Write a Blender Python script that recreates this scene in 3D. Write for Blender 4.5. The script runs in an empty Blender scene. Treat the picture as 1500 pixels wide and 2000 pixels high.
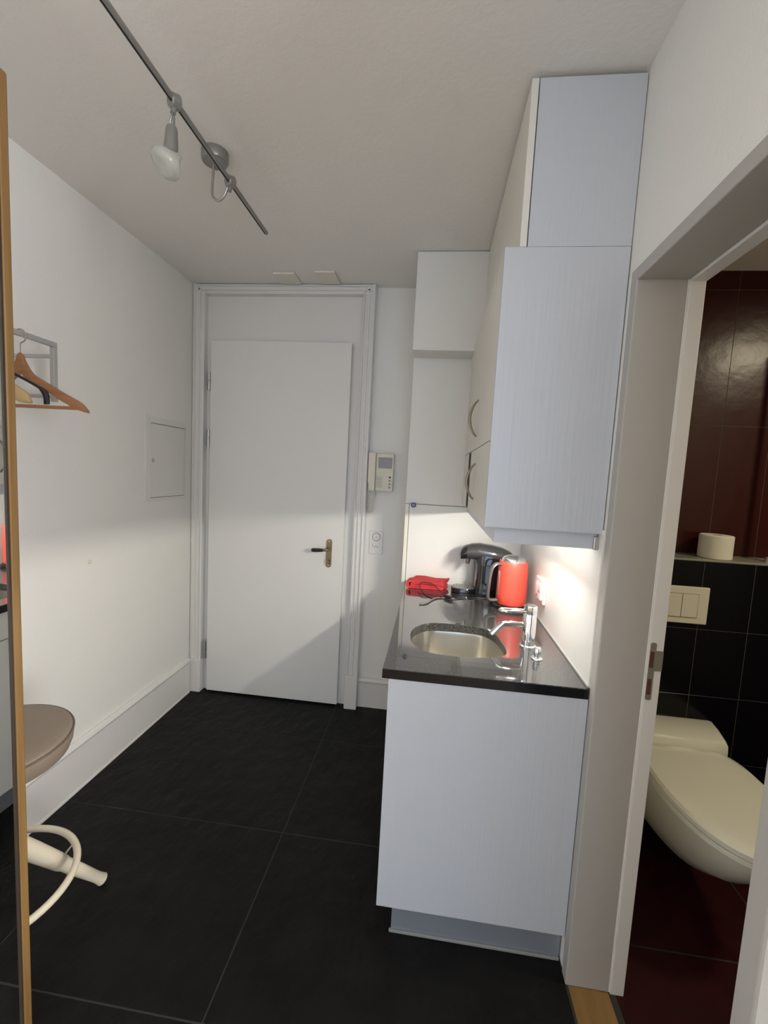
import bpy, bmesh, math, random
from mathutils import Vector, Matrix
random.seed(7)
S = bpy.context.scene
COL = S.collection
PI = math.pi

# ------------------------------------------------------------------ camera
cam_d = bpy.data.cameras.new('camera'); cam = bpy.data.objects.new('camera', cam_d); COL.objects.link(cam)
cam_d.sensor_fit = 'HORIZONTAL'; cam_d.sensor_width = 36.0; cam_d.lens = 36.0 * 840.1 / 1500.0
cam_d.clip_start = 0.02
_r = Vector((0.99190502, 0.1158725, 0.05194221)); _u = Vector((-0.06214831, 0.08628012, 0.99433059)); _f = Vector((-0.11073399, 0.98950963, -0.09278296))
cam.matrix_world = Matrix(((_r.x, _u.x, -_f.x, 1.5104), (_r.y, _u.y, -_f.y, -2.5542), (_r.z, _u.z, -_f.z, 1.4905), (0, 0, 0, 1)))
S.camera = cam

# ------------------------------------------------------------------ world, lights, exposure
S.view_settings.view_transform = 'Standard'; S.view_settings.look = 'None'
S.view_settings.gamma = 1.0; S.view_settings.use_curve_mapping = False
S.view_settings.exposure = 0.17
w = bpy.data.worlds.new('daylight'); S.world = w; w.use_nodes = True
w.node_tree.nodes['Background'].inputs[0].default_value = (0.62, 0.74, 1.0, 1); w.node_tree.nodes['Background'].inputs[1].default_value = 0.6

def area(name, loc, direction, sx, sy, power, color):
    l = bpy.data.lights.new(name, 'AREA'); l.shape = 'RECTANGLE'; l.size = sx; l.size_y = sy; l.energy = power; l.color = color
    o = bpy.data.objects.new(name, l); COL.objects.link(o); o.location = loc
    o.rotation_euler = Vector(direction).to_track_quat('-Z', 'Y').to_euler(); return o
# daylight entering by the living-room window behind the camera
area('window_daylight', (2.25, -5.32, 1.45), (0, 1, 0), 1.5, 1.9, 24, (0.55, 0.76, 1.0))

# added fill light for the left wall, set in an invented side window
area('side_fill', (4.33, -3.95, 1.5), (-1, 0, 0), 1.7, 1.8, 146, (0.97, 0.97, 1.0))

# ------------------------------------------------------------------ materials
def mat(name, col, rough=0.5, metal=0.0, spec=0.5, bump=None, noise=None, coat=0.0, trans=0.0, emit=None):
    """bump=(scale, strength, distance, stretch xyz); noise=(scale, col2, lo, hi, stretch)"""
    m = bpy.data.materials.new(name); m.use_nodes = True; nt = m.node_tree; b = nt.nodes['Principled BSDF']
    b.inputs['Base Color'].default_value = (*col, 1); b.inputs['Roughness'].default_value = rough; b.inputs['Metallic'].default_value = metal
    b.inputs['Specular IOR Level'].default_value = spec; b.inputs['Coat Weight'].default_value = coat; b.inputs['Transmission Weight'].default_value = trans
    if emit: b.inputs['Emission Color'].default_value = (*emit[0], 1); b.inputs['Emission Strength'].default_value = emit[1]
    if bump or noise: tc = nt.nodes.new('ShaderNodeTexCoord')
    def coords(st):
        mp = nt.nodes.new('ShaderNodeMapping'); mp.inputs['Scale'].default_value = st
        nt.links.new(tc.outputs['Object'], mp.inputs['Vector']); return mp.outputs[0]
    if noise:
        sc, c2, lo, hi, st = noise
        n = nt.nodes.new('ShaderNodeTexNoise'); n.inputs['Scale'].default_value = sc; n.inputs['Detail'].default_value = 5
        nt.links.new(coords(st), n.inputs['Vector'])
        r = nt.nodes.new('ShaderNodeValToRGB'); r.color_ramp.elements[0].position = lo; r.color_ramp.elements[1].position = hi
        r.color_ramp.elements[0].color = (*col, 1); r.color_ramp.elements[1].color = (*c2, 1)
        nt.links.new(n.outputs['Fac'], r.inputs[0]); nt.links.new(r.outputs[0], b.inputs['Base Color'])
    if bump:
        sc, stg, dist, st = bump
        n = nt.nodes.new('ShaderNodeTexNoise'); n.inputs['Scale'].default_value = sc; n.inputs['Detail'].default_value = 6
        nt.links.new(coords(st), n.inputs['Vector'])
        bp = nt.nodes.new('ShaderNodeBump'); bp.inputs['Strength'].default_value = stg; bp.inputs['Distance'].default_value = dist
        nt.links.new(n.outputs['Fac'], bp.inputs['Height']); nt.links.new(bp.outputs[0], b.inputs['Normal'])
    return m
U = (1, 1, 1)
M = {}
M['wall'] = mat('wall_plaster', (0.85, 0.835, 0.795), 0.85, bump=(90, 0.12, 0.01, U), spec=0.2)
M['ceiling'] = mat('ceiling_plaster', (0.86, 0.83, 0.785), 0.9, bump=(60, 0.1, 0.01, U), spec=0.2)
M['paint'] = mat('white_gloss_paint', (0.78, 0.76, 0.735), 0.42, bump=(30, 0.04, 0.005, U))
M['greige'] = mat('greige_lining', (0.46, 0.44, 0.41), 0.5, bump=(30, 0.04, 0.005, U))  # one even tone, darker than the white gloss paint
M['doorpaint'] = mat('white_door_paint', (0.79, 0.775, 0.745), 0.45, bump=(40, 0.03, 0.004, U))
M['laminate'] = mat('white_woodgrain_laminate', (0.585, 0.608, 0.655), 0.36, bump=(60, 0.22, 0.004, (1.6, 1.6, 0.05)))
M['laminate_plain'] = mat('white_laminate', (0.81, 0.80, 0.77), 0.45)
M['cream'] = mat('cream_laminate_front', (0.80, 0.765, 0.69), 0.45)
M['granite'] = mat('polished_black_granite', (0.010, 0.010, 0.011), 0.05, noise=(480, (0.18, 0.176, 0.17), 0.50, 0.68, U), spec=1.0, coat=0.6)
M['granite_edge'] = mat('black_granite_edge', (0.006, 0.006, 0.008), 0.12, spec=0.3)
M['steel'] = mat('brushed_steel', (0.62, 0.60, 0.54), 0.28, 1.0, bump=(80, 0.06, 0.002, (0.1, 0.1, 4)))
M['chrome'] = mat('chrome', (0.86, 0.86, 0.88), 0.06, 1.0)
M['satin'] = mat('satin_nickel', (0.50, 0.49, 0.47), 0.32, 1.0)
M['bronze'] = mat('aged_nickel_handle', (0.30, 0.26, 0.20), 0.35, 1.0)
M['brass'] = mat('worn_brass', (0.27, 0.215, 0.12), 0.35, 1.0)
M['alu'] = mat('aluminium_plinth', (0.36, 0.39, 0.44), 0.46, 0.5, bump=(90, 0.1, 0.002, (0.06, 1, 3)))
M['greymetal'] = mat('grey_lacquered_metal', (0.31, 0.30, 0.285), 0.36, 0.65)
M['rackmetal'] = mat('matt_aluminium_rack', (0.50, 0.50, 0.49), 0.5, 0.5)
M['black'] = mat('black_plastic', (0.012, 0.012, 0.013), 0.35)
M['blackgloss'] = mat('black_gloss_plastic', (0.014, 0.014, 0.017), 0.08, coat=0.6)
M['greygloss'] = mat('grey_gloss_plastic', (0.055, 0.055, 0.06), 0.12, coat=0.7)
M['void'] = mat('dark_gap', (0.008, 0.008, 0.008), 0.7)
M['red'] = mat('red_satin_plastic', (0.78, 0.085, 0.055), 0.38)
M['redcloth'] = mat('red_cloth', (0.55, 0.035, 0.04), 0.85, bump=(400, 0.3, 0.002, U))
M['slate'] = mat('black_slate_tile', (0.0060, 0.0056, 0.0052), 0.5, noise=(7, (0.0100, 0.0093, 0.0086), 0.35, 0.7, U), bump=(18, 0.7, 0.015, (1, 0.6, 1)), spec=0.17)
M['grout'] = mat('grey_grout', (0.034, 0.032, 0.029), 0.9)
M['bathred'] = mat('dark_oxblood_tile', (0.042, 0.0065, 0.005), 0.27, bump=(9, 0.2, 0.01, U), spec=0.3)
M['bathfloor'] = mat('oxblood_floor_tile', (0.032, 0.0045, 0.006), 0.42, noise=(12, (0.022, 0.003, 0.004), 0.4, 0.7, U), spec=0.2)
M['bathblack'] = mat('black_wall_tile', (0.004, 0.004, 0.006), 0.2, spec=0.22)
M['darkgrout'] = mat('dark_grout', (0.11, 0.10, 0.095), 0.9)
M['ceramic'] = mat('white_ceramic', (0.80, 0.79, 0.69), 0.2, coat=0.2)
M['paper'] = mat('toilet_paper', (0.80, 0.76, 0.66), 0.95)
M['oak'] = mat('oak_wood', (0.245, 0.140, 0.047), 0.5, noise=(22, (0.185, 0.100, 0.031), 0.35, 0.7, (3, 3, 0.12)), bump=(60, 0.15, 0.002, (3, 3, 0.1)))
M['parquet'] = mat('oak_parquet', (0.27, 0.155, 0.045), 0.45, noise=(30, (0.19, 0.105, 0.03), 0.35, 0.7, (1, 0.15, 1)))
M['hangerwood'] = mat('beech_hanger_wood', (0.36, 0.17, 0.075), 0.4, noise=(18, (0.27, 0.12, 0.05), 0.35, 0.7, (0.3, 3, 3)))
M['hangerpale'] = mat('pale_hanger_wood', (0.42, 0.29, 0.14), 0.5)
M['mirror'] = mat('mirror_glass', (0.88, 0.90, 0.89), 0.015, 1.0)
M['taupe'] = mat('taupe_leatherette', (0.255, 0.20, 0.155), 0.5, bump=(220, 0.15, 0.002, U))
M['taupedark'] = mat('dark_taupe_piping', (0.13, 0.10, 0.08), 0.5)
M['creampaint'] = mat('cream_powder_coat', (0.74, 0.67, 0.53), 0.4)
M['rubber'] = mat('black_rubber', (0.02, 0.02, 0.02), 0.8)
M['beige'] = mat('beige_plastic', (0.76, 0.71, 0.60), 0.45)
M['whiteplastic'] = mat('white_plastic', (0.80, 0.79, 0.77), 0.35)
M['lcd'] = mat('grey_screen', (0.30, 0.30, 0.34), 0.2)
M['greydot'] = mat('grey_button', (0.30, 0.29, 0.28), 0.5)
M['reddot'] = mat('red_mark', (0.55, 0.08, 0.06), 0.5)
M['bulb'] = mat('frosted_bulb_glass', (0.74, 0.74, 0.68), 0.2, trans=0.55, coat=0.3)
M['vent'] = mat('beige_vent_cover', (0.80, 0.745, 0.665), 0.6)
M['lampface'] = mat('lit_lamp_diffuser', (0.9, 0.9, 0.85), 0.4, emit=((1.0, 0.97, 0.88), 6.0))
M['tank'] = mat('smoky_water_tank', (0.45, 0.44, 0.42), 0.12, trans=0.5)
M['bluecap'] = mat('blue_steel_knob', (0.16, 0.18, 0.27), 0.25, 0.8)
M['silicone'] = mat('grey_silicone', (0.30, 0.30, 0.29), 0.6)
M['glass'] = mat('window_glass', (1, 1, 1), 0.0, trans=1.0)

# ------------------------------------------------------------------ helpers
def obj(name, bm, m, parent=None, smooth=False):
    me = bpy.data.meshes.new(name); bmesh.ops.recalc_face_normals(bm, faces=bm.faces[:]); bm.to_mesh(me); bm.free()
    ms = m if isinstance(m, (list, tuple)) else [m]
    for x in ms: me.materials.append(x)
    if smooth:
        me.polygons.foreach_set('use_smooth', [True] * len(me.polygons))
        try: me.set_sharp_from_angle(angle=math.radians(38))
        except Exception: pass
    o = bpy.data.objects.new(name, me); COL.objects.link(o)
    if parent: o.parent = parent; o.matrix_parent_inverse = parent.matrix_world.inverted() if False else Matrix.Translation(-parent_loc(parent))
    return o
def parent_loc(p):
    v = Vector(p.location)
    if p.parent: v = v + parent_loc(p.parent) - parent_loc(p.parent)
    return v
def tag(o, label=None, cat=None, group=None, kind=None):
    if label: o['label'] = label
    if cat: o['category'] = cat
    if group: o['group'] = group
    if kind: o['kind'] = kind
    return o
def thing(name, label, cat, loc=(0, 0, 0), group=None, kind=None):
    o = bpy.data.objects.new(name, None); COL.objects.link(o); o.location = loc; o.empty_display_size = 0.05
    return tag(o, label, cat, group, kind)
def new(): return bmesh.new()
def box(bm, x0, x1, y0, y1, z0, z1, bev=0.0, seg=2):
    g = bmesh.ops.create_cube(bm, size=1.0); vs = g['verts']
    for v in vs: v.co = Vector(((x0 + x1) / 2 + v.co.x * (x1 - x0), (y0 + y1) / 2 + v.co.y * (y1 - y0), (z0 + z1) / 2 + v.co.z * (z1 - z0)))
    if bev > 0:
        es = list({e for v in vs for e in v.link_edges})
        bmesh.ops.bevel(bm, geom=es, offset=bev, segments=seg, affect='EDGES', profile=0.5)
    return bm
def B(*a, **k): return box(new(), *a, **k)
def frame_of(d):
    d = d.normalized(); a = Vector((0, 0, 1)) if abs(d.z) < 0.9 else Vector((1, 0, 0))
    u = d.cross(a).normalized(); return u, d.cross(u).normalized()
def loft(bm, rings, cap=True, closed=False):
    R = [[bm.verts.new(p) for p in r] for r in rings]; n = len(R[0])
    k = len(R)
    for i in range(k if closed else k - 1):
        a, b = R[i], R[(i + 1) % k]
        for j in range(n): bm.faces.new((a[j], a[(j + 1) % n], b[(j + 1) % n], b[j]))
    if cap and not closed: bm.faces.new(R[0][::-1]); bm.faces.new(R[-1])
    return bm
def tube(bm, pts, r, n=12, closed=False, cap=True):
    pts = [Vector(p) for p in pts]; k = len(pts); rs = r if isinstance(r, (list, tuple)) else [r] * k
    rings = []; u = None
    for i, p in enumerate(pts):
        if closed: d = pts[(i + 1) % k] - pts[i - 1]
        else: d = pts[min(i + 1, k - 1)] - pts[max(i - 1, 0)]
        d.normalize()
        if u is None: u, v = frame_of(d)
        else:
            u = (u - d * u.dot(d)).normalized(); v = d.cross(u)
        rings.append([p + (u * math.cos(2 * PI * j / n) + v * math.sin(2 * PI * j / n)) * rs[i] for j in range(n)])
    return loft(bm, rings, cap, closed)
def cyl(bm, a, b, r, n=24, r2=None): return tube(bm, [a, b], [r, r if r2 is None else r2], n)
def lathe(bm, prof, c, axis=(0, 0, 1), n=40, cap=True):
    ax = Vector(axis).normalized(); u, v = frame_of(ax); c = Vector(c)
    return loft(bm, [[c + ax * h + (u * math.cos(2 * PI * j / n) + v * math.sin(2 * PI * j / n)) * max(r, 1e-4) for j in range(n)] for r, h in prof], cap)
def prism(bm, poly, axis, a, b):
    """poly of 2-D points; axis 'x': (y,z), 'y': (x,z), 'z': (x,y)"""
    def P(p, t): return {'x': (t, p[0], p[1]), 'y': (p[0], t, p[1]), 'z': (p[0], p[1], t)}[axis]
    return loft(bm, [[P(p, a) for p in poly], [P(p, b) for p in poly]])
def spline(pts, per=8, closed=False):
    P = [Vector(p) for p in pts]; n = len(P); out = []
    for i in range(n if closed else n - 1):
        p0 = P[i - 1] if (closed or i > 0) else P[0]; p1 = P[i]; p2 = P[(i + 1) % n]; p3 = P[(i + 2) % n] if (closed or i + 2 < n) else P[-1]
        for k in range(per):
            t = k / per
            out.append(0.5 * ((2 * p1) + (p2 - p0) * t + (2 * p0 - 5 * p1 + 4 * p2 - p3) * t * t + (3 * p1 - p0 - 3 * p2 + p3) * t ** 3))
    if not closed: out.append(P[-1])
    return out
def rrect(x0, x1, y0, y1, r, n=5):
    out = []
    for cx, cy, a0 in ((x1 - r, y1 - r, 0), (x0 + r, y1 - r, PI / 2), (x0 + r, y0 + r, PI), (x1 - r, y0 + r, 1.5 * PI)):
        for i in range(n + 1): a = a0 + PI / 2 * i / n; out.append((cx + r * math.cos(a), cy + r * math.sin(a)))
    return out
def bow(p0, p1, out, r, n=10):
    """a bow handle from p0 to p1 bulging along out"""
    p0, p1, out = Vector(p0), Vector(p1), Vector(out); pts = []
    for i in range(13):
        t = i / 12; pts.append(p0.lerp(p1, t) + out * math.sin(PI * t) ** 0.7)
    return tube(new(), pts, [r * (0.8 + 0.5 * math.sin(PI * i / 12)) for i in range(13)], n)

# ------------------------------------------------------------------ dimensions
H = 2.558; XW = 1.995; XB = 2.15; YJ = -1.345; YN = -1.934; HD = 2.01; ZW = 0.90
YR = -5.2; XL = 4.2

# ------------------------------------------------------------------ setting
fl = obj('floor', B(-0.12, XL, YR, 0.15, -0.12, -0.0008), M['grout'])
tag(fl, 'black slate tiled floor of the entrance hall', 'floor', kind='structure')
M['boards'] = mat('oak_floor_boards', (0.44, 0.31, 0.18), 0.4, noise=(30, (0.34, 0.235, 0.13), 0.35, 0.7, (1, 0.15, 1)))
tag(obj('floor_living', B(0.0, XL, YR, -2.84, -0.01, 0.0), M['boards']), 'oak floor of the living area behind the viewer', 'floor', kind='structure')
xs = [-0.215, 0.985, 2.185, 3.385, 4.2]; ys = [0.045, -0.351, -0.972, -1.593, -2.214, -2.835]
def bevel_tile(x0, x1, y0, y1, z0, z1, b=0.0015): return B(x0, x1, y0, y1, z0, z1, bev=b, seg=1)
for i in range(4):
    for j in range(5):
        x0, x1, y1, y0 = max(xs[i], 0.0), xs[i + 1], ys[j], ys[j + 1]
        if i == 1 and y0 > -2.25: x1 = 1.994
        if i >= 2 and y0 > -2.25: continue
        if i >= 2 and y1 > -2.33: y1 = -2.33
        obj('floor_tile', bevel_tile(x0 + 0.0015, x1 - 0.0015, y0 + 0.0015, y1 - 0.0015, -0.01, 0.0), M['slate'], fl)
tag(obj('ceiling', B(-0.12, XL, YR, 0.15, H, H + 0.12), M['ceiling']), 'white plaster ceiling above the hall', 'ceiling', kind='structure')
tag(obj('wall_left', B(-0.12, 0, YR, 0.15, 0, H), M['wall']), 'long white plaster wall on the left', 'wall', kind='structure')
tag(obj('wall_back', B(0, XB, 0.045, 0.15, 0, H), M['wall']), 'white end wall around the entrance door', 'wall', kind='structure')
bm = new(); box(bm, XW, XB, YJ, 0.045, 0, H); box(bm, XW, XB, YN, YJ, HD + 0.034, H); box(bm, XW, XB, -2.32, YN, 0, H)
tag(obj('wall_right', bm, M['wall']), 'white wall on the right with the bathroom doorway', 'wall', kind='structure')
tag(obj('wall_partition', B(XB, XL, -2.32, -2.2, 0, H), M['wall']), 'white partition wall between bathroom and living area', 'wall', kind='structure')
bm = new(); box(bm, XL, XL + 0.1, YR, -4.8, 0, H); box(bm, XL, XL + 0.1, -3.1, -2.2, 0, H); box(bm, XL, XL + 0.1, -4.8, -3.1, 0, 0.6); box(bm, XL, XL + 0.1, -4.8, -3.1, 2.4, H)
tag(obj('wall_far', bm, M['wall']), 'white far side wall of the living area', 'wall', kind='structure')
bm = new(); wx0, wx1, wz0, wz1 = 1.45, 3.05, 0.45, 2.45
box(bm, -0.12, wx0, YR - 0.2, YR, 0, H); box(bm, wx1, XL + 0.1, YR - 0.2, YR, 0, H); box(bm, wx0, wx1, YR - 0.2, YR, 0, wz0); box(bm, wx0, wx1, YR - 0.2, YR, wz1, H)
tag(obj('wall_rear', bm, M['wall']), 'white rear wall with the window, behind the viewer', 'wall', kind='structure')
bm = new()
for a, b in ((wx0, wx0 + 0.06), (wx1 - 0.06, wx1), ((wx0 + wx1) / 2 - 0.04, (wx0 + wx1) / 2 + 0.04)): box(bm, a, b, YR - 0.09, YR - 0.03, wz0, wz1)
for a, b in ((wz0, wz0 + 0.06), (wz1 - 0.06, wz1)): box(bm, wx0, wx1, YR - 0.09, YR - 0.03, a, b)
wn = tag(obj('window_1', bm, M['paint']), 'white framed window in the rear wall behind the viewer', 'window', kind='structure')
bm = new()
for a, b in ((-4.8, -4.74), (-3.16, -3.1)): box(bm, XL + 0.02, XL + 0.08, a, b, 0.6, 2.4)
for a, b in ((0.6, 0.66), (2.34, 2.4)): box(bm, XL + 0.021, XL + 0.079, -4.74, -3.16, a, b)
tag(obj('added_window', bm, M['paint']), 'added unseen window in the far side wall, framing the side fill light', 'window', kind='structure')  # unseen window, added only to carry the side fill light
# baseboards : profile (depth, z)
def bb_prof(h): return [(0, 0), (0.020, 0), (0.020, 0.010), (0.017, 0.012), (0.017, h - 0.035), (0.022, h - 0.030), (0.026, h - 0.018), (0.020, h - 0.006), (0.010, h), (0, h)]
hb = 0.232
tag(obj('baseboard_left', prism(new(), bb_prof(hb), 'y', -3.6, -0.034), M['paint']), 'tall white moulded baseboard along the left wall', 'baseboard', kind='structure')
tag(obj('baseboard_back', prism(new(), [(0.045 - d, z) for d, z in bb_prof(0.19)], 'x', 1.114, 1.365), M['paint']), 'short white baseboard piece between door casing and kitchen', 'baseboard', kind='structure')

# --- entrance door casing (trim_1): stepped profile across its width, (across, depth from wall)
prof = [(0, 0), (0, 0.046), (0.004, 0.058), (0.016, 0.060), (0.020, 0.050), (0.030, 0.048), (0.034, 0.054), (0.044, 0.054), (0.048, 0.046), (0.058, 0.044), (0.064, 0.054), (0.072, 0.050), (0.073, 0)]
bm = new(); yb = 0.045; xo0, xo1 = 0.001, 1.1135; zt = 2.556
prism(bm, [(xo0 + a, yb - d) for a, d in prof], 'z', 0.20, zt); prism(bm, [(xo1 - a, yb - d) for a, d in prof], 'z', 0.20, zt)
prism(bm, [(yb - d, zt - a * 0.75) for a, d in prof], 'x', xo0 + 0.003, xo1 - 0.003)
for a in (xo0, xo1 - 0.073): box(bm, a + 0.004, a + 0.069, yb - 0.0445, yb, zt - 0.052, zt - 0.003)
cas = tag(obj('trim_1', bm, M['paint']), 'stepped white moulded casing around the entrance door', 'door casing', kind='structure')
for a, b in ((xo0, xo0 + 0.078), (xo1 - 0.078, xo1)):
    obj('plinth_block', B(a, b, -0.022, yb, 0, 0.215, bev=0.004), M['paint'], cas)
dr = tag(obj('door_1', B(0.1147, 0.986, -0.002, 0.036, 0.012, 2.232, bev=0.002), M['doorpaint']), 'plain white entrance door with black lever handle on brass plate', 'door', kind='structure')
obj('door_frame', B(0.07, 1.04, 0.0365, 0.0445, 0, 2.515), M['paint'], dr)
for z0, z1 in ((1.934, 2.041), (1.584, 1.694), (0.229, 0.346)):
    bm = new(); cyl(bm, (0.108, -0.006, z0), (0.108, -0.006, (z0 + z1) / 2 - 0.002), 0.0085, 14); cyl(bm, (0.108, -0.006, (z0 + z1) / 2 + 0.002), (0.108, -0.006, z1), 0.0085, 14)
    box(bm, 0.101, 0.112, -0.003, 0.036, z0 + 0.008, z1 - 0.008); obj('hinge', bm, M['satin'], dr, True)
pl = obj('handle_plate', prism(new(), rrect(0.882, 0.916, 0.889, 1.064, 0.0165, 6), 'y', -0.008, -0.002), M['brass'], dr, True)
bm = new()
for zz in (0.902, 1.051): cyl(bm, (0.899, -0.008, zz), (0.899, -0.0105, zz), 0.005, 12)
obj('screw', bm, M['satin'], pl, True)
lv = obj('lever_handle', tube(new(), spline([(0.899, -0.008, 1.004), (0.899, -0.035, 1.004), (0.893, -0.046, 1.004), (0.872, -0.048, 1.001)], 6), 0.0085, 12), M['brass'], dr, True)
obj('grip', lathe(new(), [(0.006, 0), (0.0095, 0.002), (0.0115, 0.03), (0.0115, 0.064), (0.008, 0.072)], (0.873, -0.048, 1.001), (-1, 0, -0.05), 16), M['black'], lv, True)
obj('keyhole_turn', prism(new(), [(0.894, 0.914), (0.904, 0.914), (0.907, 0.936), (0.891, 0.936)], 'y', -0.028, -0.008), M['brass'], dr)

# --- bathroom doorway lining (door_2) with strike plate, threshold
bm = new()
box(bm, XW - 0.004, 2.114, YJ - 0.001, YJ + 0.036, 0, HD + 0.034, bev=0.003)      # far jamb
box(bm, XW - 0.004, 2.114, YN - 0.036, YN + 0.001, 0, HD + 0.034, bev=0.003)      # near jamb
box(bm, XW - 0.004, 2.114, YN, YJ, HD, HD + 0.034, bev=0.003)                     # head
jm = tag(obj('door_2', bm, M['greige']), 'greige doorway lining leading into the dark red bathroom', 'door frame', kind='structure')
bm = new(); box(bm, 2.116, XB + 0.004, YJ - 0.006, YJ + 0.03, 0.0, HD, bev=0.002); box(bm, 2.116, XB + 0.004, YN - 0.03, YN + 0.006, 0, HD, bev=0.002); box(bm, 2.116, XB + 0.004, YN, YJ, HD - 0.006, HD + 0.03, bev=0.002)
obj('door_stop', bm, M['paint'], jm)
bm = new(); prism(bm, rrect(2.119, 2.134, 0.908, 1.070, 0.006, 4), 'y', YJ - 0.008, YJ - 0.006); prism(bm, rrect(2.125, 2.153, 0.992, 1.048, 0.004, 3), 'y', YJ - 0.0085, YJ - 0.006)
sp = obj('strike_plate', bm, M['satin'], jm)
bm = new(); box(bm, 2.1205, 2.1300, YJ - 0.0095, YJ - 0.0075, 1.000, 1.045); box(bm, 2.1205, 2.1300, YJ - 0.0095, YJ - 0.0075, 0.925, 0.968)
obj('latch_hole', bm, mat('rusty_latch_hole', (0.10, 0.035, 0.015), 0.8), sp)
tag(obj('trim_2', B(1.999, 2.112, YN + 0.002, YJ - 0.002, -0.003, 0.001), M['parquet']), 'oak threshold strip in the bathroom doorway', 'threshold', kind='structure')

# --- bathroom shell
bf = tag(obj('floor_bathroom', B(2.113, 4.0, -2.2, -0.43, -0.12, -0.0015), M['grout']), 'dark red tiled bathroom floor', 'floor', kind='structure')
for x0, x1 in ((2.13, 2.73), (2.73, 3.33), (3.33, 3.93)):
    for y0, y1 in ((-1.797, -1.197), (-1.197, -0.597), (-2.2, -1.797)):
        obj('floor_tile', bevel_tile(x0 + 0.0015, x1 - 0.0015, y0 + 0.0015, y1 - 0.0015, -0.01, 0.0), M['bathfloor'], bf)
wb = tag(obj('wall_bathroom', B(XB, 4.0, -0.4352, -0.33, 0, 2.44), M['darkgrout']), 'oxblood tiled rear wall of the bathroom', 'wall', kind='structure')
for i in range(9):
    x0 = 2.18 + 0.2 * i
    for z0, z1 in ((1.19, 1.775), (1.775, 2.36), (2.36, 2.44)):
        obj('wall_tile', B(x0 + 0.001, x0 + 0.199, -0.436, -0.434, z0 + 0.001, z1 - 0.001, bev=0.0004, seg=1), M['bathred'], wb)
lg = tag(obj('trim_3', B(XB, 4.0, -0.5792, -0.4365, 0, 1.178), M['darkgrout']), 'black tiled cistern boxing behind the toilet', 'wall', kind='structure')
for i in range(8):
    x0 = 2.285 + 0.203 * i - 0.203 * (i == -1)
    for z0, z1 in ((0.878, 1.177), (0.578, 0.878), (0.278, 0.578), (0.0, 0.278)):
        obj('wall_tile', B(max(x0, XB) + 0.001, x0 + 0.202, -0.580, -0.578, z0 + 0.001, z1 - 0.001, bev=0.0004, seg=1), M['bathblack'], lg)
obj('ledge_tile', B(XB, 4.0, -0.584, -0.437, 1.1785, 1.187, bev=0.002), mat('grey_green_ledge_stone', (0.30, 0.30, 0.25), 0.2), lg)
tag(obj('ceiling_bathroom', B(XB, 4.1, -2.2, -0.33, 2.44, 2.54), M['ceiling']), 'dim bathroom ceiling', 'ceiling', kind='structure')
tag(obj('trim_4', B(XB, 2.26, -2.2, -0.43, 2.40, 2.44, bev=0.004), M['paint']), 'boxed strip under the bathroom ceiling', 'trim', kind='structure')
tag(obj('wall_bathroom_right', B(4.0, 4.1, -2.2, -0.33, 0, 2.44), M['bathred']), 'dark red side wall of the bathroom', 'wall', kind='structure')

# ------------------------------------------------------------------ kitchen
# base cabinet
t = thing('base_cabinet', 'white base cabinet with woodgrain end panel under the black worktop', 'cabinet', (1.70, -0.77, 0))
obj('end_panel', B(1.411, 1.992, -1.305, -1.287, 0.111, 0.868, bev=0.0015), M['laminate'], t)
obj('carcass', B(1.432, 1.992, -1.286, -0.235, 0.111, 0.72), M['laminate_plain'], t)
for i, (y0, y1) in enumerate(((-1.284, -0.845), (-0.842, -0.25))):
    obj('drawer', B(1.412, 1.431, y0, y1, 0.752, 0.866, bev=0.0015), M['laminate_plain'], t)
    obj('door', B(1.412, 1.431, y0, y1, 0.113, 0.748, bev=0.0015), M['laminate_plain'], t)
obj('plinth', B(1.461, 1.99, -1.277, -0.24, 0.0, 0.1105), M['alu'], t)
obj('plinth_seal', B(1.455, 1.99, -1.284, -1.2765, 0.0, 0.010, bev=0.002), M['silicone'], t)

# worktop with sink cut-out
sinkpts = [(1.464, -1.060), (1.463, -0.991), (1.478, -0.931), (1.524, -0.875), (1.595, -0.862), (1.670, -0.861), (1.736, -0.876), (1.772, -0.922), (1.789, -0.990), (1.795, -1.070), (1.782, -1.119), (1.740, -1.146), (1.667, -1.165), (1.600, -1.167), (1.533, -1.157), (1.490, -1.124)]
hole = [(p.x, p.y) for p in spline([(x, y, 0) for x, y in sinkpts], 6, True)]
hc = (1.64, -1.01); wx = (1.391, 1.989, -1.308, -0.232)
def outer_pt(p):
    dx, dy = p[0] - hc[0], p[1] - hc[1]; s = 1e9
    if dx > 0: s = min(s, (wx[1] - hc[0]) / dx)
    if dx < 0: s = min(s, (wx[0] - hc[0]) / dx)
    if dy > 0: s = min(s, (wx[3] - hc[1]) / dy)
    if dy < 0: s = min(s, (wx[2] - hc[1]) / dy)
    return [hc[0] + dx * s, hc[1] + dy * s]
outer = [outer_pt(p) for p in hole]
for cx, cy in ((wx[0], wx[2]), (wx[0], wx[3]), (wx[1], wx[2]), (wx[1], wx[3])):   # snap the nearest outer point to each corner
    k = min(range(len(outer)), key=lambda i: (outer[i][0] - cx) ** 2 + (outer[i][1] - cy) ** 2); outer[k] = [cx, cy]
def grow(p, e): return (min(max(p[0], wx[0] + e), wx[1] - e), min(max(p[1], wx[2] + e), wx[3] - e))
ZB = 0.869; e = 0.002
def ins(p, s): d = Vector((p[0] - hc[0], p[1] - hc[1])); L = d.length; d *= (L + s) / L; return (hc[0] + d.x, hc[1] + d.y)
rings = [[(*ins(p, -0.001), ZB) for p in hole], [(*ins(p, -0.001), ZW - e) for p in hole], [(*ins(p, e), ZW) for p in hole],
         [(*grow(p, e), ZW) for p in outer], [(*p, ZW - e) for p in outer], [(*p, ZB) for p in outer]]
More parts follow.
